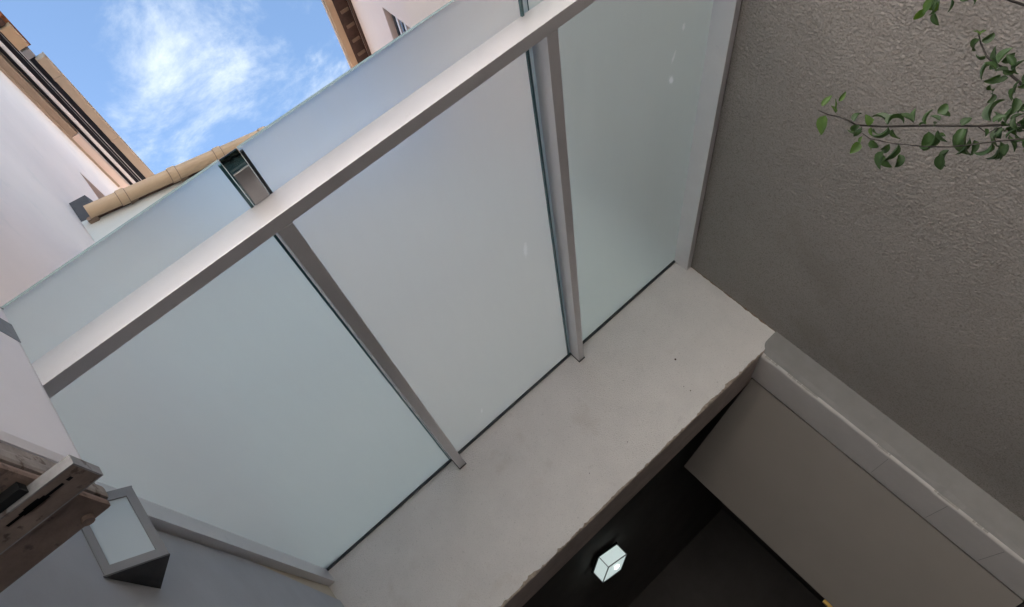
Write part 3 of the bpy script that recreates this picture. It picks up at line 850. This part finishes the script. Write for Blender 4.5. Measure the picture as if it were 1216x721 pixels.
# round fan grille farther along the front
gcen = Vector((AX1 + 0.008, AY0 + 0.33, (AZ0 + AZ1) / 2 + 0.03))
for k in range(6):
    rr_ = 0.05 + k * 0.034
    tube('grille_ring', [gcen + Vector((0, math.cos(t) * rr_, math.sin(t) * rr_)) for t in [2 * math.pi * j / 28 for j in range(29)]], 0.0025, M['ac_white'], cs, seg=5)
br = empty('bracket_arm', (-0.8, 1.24, 0.93), 'slotted galvanised bracket arm carrying the air conditioner, stained brown', 'bracket')
bx0, bx1, by0, by1, bz0, bz1 = XL + 0.02, -0.532, 1.212, 1.296, 0.962, 0.982
# underside flange with two keyhole slots (outline traced round the holes)
def flange():
    bm = bmesh.new()
    yc = (by0 + by1) / 2 - 0.012
    holes_ = []
    for x_ in (0.0, -0.20):
        holes_ += [(-0.700 + x_, -0.668 + x_, 0.006), (-0.668 + x_, -0.655 + x_, 0.010), (-0.655 + x_, -0.622 + x_, 0.014), (-0.622 + x_, -0.612 + x_, 0.010),
                   (-0.612 + x_, -0.575 + x_, 0.006), (-0.568 + x_, -0.556 + x_, 0.007)]
    xs = sorted(set([bx0, bx1] + [v for h_ in holes_ for v in h_[:2]]))
    ys = sorted(set([by0, by1] + [yc + k_ * w_ for w_ in (0.006, 0.007, 0.010, 0.014) for k_ in (-1, 1)]))
    for zf in (bz0, bz0 + 0.003):
        for i in range(len(xs) - 1):
            for j in range(len(ys) - 1):
                xm, ym = (xs[i] + xs[i + 1]) / 2, (ys[j] + ys[j + 1]) / 2
                if any(h_[0] < xm < h_[1] and abs(ym - yc) < h_[2] for h_ in holes_): continue
                bm.faces.new([bm.verts.new((xs[i], ys[j], zf)), bm.verts.new((xs[i + 1], ys[j], zf)), bm.verts.new((xs[i + 1], ys[j + 1], zf)), bm.verts.new((xs[i], ys[j + 1], zf))])
    bmesh.ops.remove_doubles(bm, verts=bm.verts, dist=1e-5)
    return from_bm('flange', bm, M['galv_under'], br)
flange()
box('slot_shadow_plate', bx0, bx1 - 0.01, by0 + 0.03, by1 - 0.03, bz0 + 0.014, bz0 + 0.018, M['black'], br)
box('web', bx0, bx1, by0 - 0.004, by0 - 0.0002, bz0, bz1 + 0.004, M['galv'], br)
box('web', bx0, bx1, by1 + 0.0002, by1 + 0.004, bz0, bz1 + 0.004, M['galv'], br)
box('end_lip', bx1 + 0.0002, bx1 + 0.004, by0 - 0.004, by1 + 0.004, bz0, bz1 + 0.004, M['galv'], br)
box('rubber_pad', -0.93, -0.62, by0 - 0.03, by0 - 0.006, bz0 + 0.008, AZ0 - 0.001, M['black'], br)
box('wall_rail', XL + 0.019, XL + 0.035, 0.7, 1.42, bz0 - 0.03, bz1 + 0.02, M['galv'], br)

# ------------------------------------------------------------------ shrub reaching in front of the stucco wall
shb = empty('shrub', (1.95, 0.70, G), 'leafy shrub branch with small curled green leaves reaching before the stucco wall', 'shrub')
def zp(zx, zy, rng):
    """point from the enlarged crop's coordinates (x3.277, origin 916,0) at a distance from the eye"""
    r = ray(916 + zx / 3.277, zy / 3.277); return r.normalized() * rng
branches = [
    ([(183, 430), (222, 447), (265, 455), (300, 470), (330, 487), (430, 493), (600, 489), (800, 490), (983, 484), (1120, 476)], 0.0010, 0.0030, 1.70),
    ([(355, 520), (385, 540), (470, 558), (590, 570), (690, 572), (750, 567), (880, 550), (983, 540), (1120, 520)], 0.0008, 0.0019, 1.66),
    ([(805, 128), (815, 170), (835, 215), (862, 245), (895, 260), (935, 295), (983, 335), (1090, 410)], 0.0012, 0.0036, 1.72),
    ([(640, -5), (690, -30), (760, -40), (900, -10), (1090, 60)], 0.0012, 0.0034, 1.62),
    ([(800, 490), (840, 520), (880, 500)], 0.0010, 0.0016, 1.69),
]
trunk_top = V(1.80, 0.86, 0.05)
for pts, r0, r1, rng in branches:
    n = len(pts)
    P = [zp(x, y, rng + 0.015 * math.sin(i * 1.7)) for i, (x, y) in enumerate(pts)]
    if pts[-1][0] > 1000:
        P.append(P[-1].lerp(trunk_top, 0.5) + V(0, 0, 0.03)); P.append(trunk_top)
    m_ = len(P)
    tube('branch', P, [r0 + (r1 - r0) * (i / (m_ - 1)) ** 0.8 for i in range(m_)], M['twig'], shb, seg=7)
tube('trunk', [(1.95, 0.70, G - 0.05), (1.93, 0.72, -1.0), (1.87, 0.78, -0.4), trunk_top, (1.86, 0.88, 0.6)], [0.035, 0.028, 0.02, 0.012, 0.005], M['bark'], shb, seg=9)
# leaf shapes of unit length: (curl along the length, cupping across, width)
def leaf_mesh(name, curl, cup, wid, m):
    me = bpy.data.meshes.new(name)
    vs, fs = [], []
    NL, NW = 8, 4
    for i in range(NL + 1):
        t = i / NL
        w_ = wid * (math.sin(math.pi * min(1, t ** 0.72)) ** 0.85) * (1 - 0.12 * t) + 0.006
        a_ = curl * t
        cx = (math.sin(a_) / curl if abs(curl) > 1e-3 else t)
        cz = -((1 - math.cos(a_)) / curl if abs(curl) > 1e-3 else 0)
        nx_, nz_ = math.sin(a_), math.cos(a_)
        for j in range(NW + 1):
            s_ = (j / NW - 0.5) * 2
            lift = cup * w_ * (s_ * s_)
            vs.append((cx + nx_ * lift, s_ * w_ * (1 - 0.25 * cup * abs(s_)), cz + nz_ * lift + 0.012 * math.sin(t * 19 + s_ * 3)))
    for i in range(NL):
        for j in range(NW):
            k = i * (NW + 1) + j
            fs.append((k, k + 1, k + NW + 2, k + NW + 1))
    me.from_pydata(vs, [], fs)
    me.materials.append(m)
    for p_ in me.polygons: p_.use_smooth = True
    return me
LM = [leaf_mesh('leaf_a', 0.6, 0.5, 0.33, M['leaf']), leaf_mesh('leaf_b', 1.6, 0.7, 0.30, M['leaf']), leaf_mesh('leaf_c', 2.6, 0.8, 0.26, M['leaf']),
      leaf_mesh('leaf_d', 0.9, 0.6, 0.34, M['leaf_pale']), leaf_mesh('leaf_e', 0.6, 0.3, 0.36, M['leaf_young']), leaf_mesh('leaf_f', 0.35, 0.5, 0.22, M['leaf_young'])]
# base -> tip in crop coordinates, leaf shape, width roll
LV = [(212, 450, 178, 528, 4), (196, 414, 236, 366, 5), (242, 432, 258, 384, 5), (262, 395, 294, 356, 5), (250, 440, 240, 405, 4), (205, 500, 192, 530, 5),
      (322, 474, 332, 428, 1), (345, 488, 283, 528, 2), (352, 492, 316, 536, 1), (385, 488, 372, 446, 4), (388, 495, 384, 532, 4), (400, 500, 404, 530, 3),
      (345, 555, 310, 598, 4), (352, 530, 338, 556, 4), (385, 545, 412, 584, 3), (402, 545, 380, 585, 5), (400, 470, 378, 462, 4),
      (455, 484, 428, 420, 1), (452, 486, 474, 412, 2), (455, 492, 424, 552, 1), (472, 502, 482, 554, 3), (460, 560, 422, 606, 1), (436, 588, 402, 664, 0), (430, 600, 456, 664, 3),
      (496, 560, 452, 640, 0), (498, 600, 505, 650, 1), (555, 478, 502, 430, 0), (558, 470, 545, 425, 3), (600, 484, 601, 422, 3), (600, 484, 580, 470, 1),
      (646, 478, 618, 484, 1), (646, 442, 698, 402, 3), (655, 440, 694, 440, 1), (655, 470, 620, 440, 0), (612, 512, 602, 602, 3), (640, 520, 618, 602, 1),
      (648, 506, 668, 562, 0), (650, 530, 688, 520, 3), (692, 584, 636, 632, 1), (660, 600, 652, 672, 0), (764, 500, 704, 604, 1), (738, 488, 780, 450, 0), (750, 500, 716, 560, 3),
      (772, 538, 738, 612, 0), (790, 545, 790, 606, 0), (800, 550, 770, 580, 1), (832, 500, 842, 532, 0), (858, 556, 830, 624, 1), (882, 566, 908, 622, 0), (892, 552, 890, 634, 1),
      (920, 560, 896, 610, 0), (930, 545, 960, 590, 0), (853, 472, 832, 384, 1), (838, 400, 888, 370, 2), (882, 478, 888, 426, 3), (862, 476, 905, 440, 3), (912, 480, 952, 390, 0), (932, 470, 985, 428, 0),
      (940, 492, 985, 522, 0), (960, 500, 1010, 470, 0), (905, 500, 870, 530, 0), (900, 470, 930, 500, 0), (960, 440, 940, 400, 0), (950, 520, 980, 560, 0), (870, 520, 865, 580, 0),
      (812, 152, 756, 192, 1), (818, 162, 872, 140, 1), (806, 130, 782, 116, 5), (810, 130, 838, 114, 5), (812, 138, 800, 112, 5), (836, 216, 796, 236, 1), (852, 240, 796, 304, 0), (848, 250, 830, 260, 1),
      (882, 250, 852, 186, 0), (884, 246, 915, 176, 3), (894, 242, 962, 206, 0), (892, 290, 828, 334, 3), (852, 330, 846, 368, 1), (936, 276, 985, 218, 0), (985, 320, 975, 290, 0),
      (946, 342, 918, 392, 3), (952, 380, 948, 446, 0), (975, 330, 1010, 300, 0), (960, 430, 1000, 400, 0),
      (632, -4, 575, 55, 4), (590, 35, 556, 88, 4), (640, 8, 636, 62, 3), (634, 50, 640, 106, 3), (645, -5, 622, 45, 0), (655, 0, 640, 40, 0), (700, -4, 702, 48, 0), (735, -10, 762, 6, 0), (775, -8, 808, 4, 1), (620, 0, 640, 50, 4)]
for _ in range(34):                       # denser growth towards the stem
    qx = RND.uniform(860, 1060); qy = 488 + RND.gauss(20, 34) if RND.random() < 0.72 else 300 + RND.gauss(0, 45) + (qx - 940) * 0.7
    an = RND.uniform(0, 6.28)
    LV.append((qx, qy, qx + 52 * math.cos(an), qy + 52 * math.sin(an), RND.choice((0, 0, 1, 3))))
for i, (ax, ay, bx_, by_, kd) in enumerate(LV):
    rng = 1.69 + RND.uniform(-0.035, 0.035)
    A = zp(ax, ay, rng); B = zp(bx_, by_, rng + RND.uniform(-0.012, 0.012))
    d = (B - A); Ln = d.length * (1.0 if kd in (0, 3, 4, 5) else 1.15); d.normalize()
    toc = (-A).normalized()
    n_ = (toc - d * toc.dot(d)).normalized()
    n_ = Matrix.Rotation(RND.choice((-1, 1)) * RND.uniform(0.2, 1.45), 3, d) @ n_
    s_ = n_.cross(d)
    me = LM[kd]
    o = bpy.data.objects.new('leaf', me); COL.objects.link(o); o.parent = shb
    ws = Ln * RND.uniform(0.85, 1.2)
    mt = Matrix((d * Ln, s_ * ws, n_ * Ln)).transposed().to_4x4()
    mt.translation = A - abs_base(shb)
    o.matrix_local = mt

# ------------------------------------------------------------------ tidy
for o in bpy.data.objects:
    if '_base' in o: del o['_base']
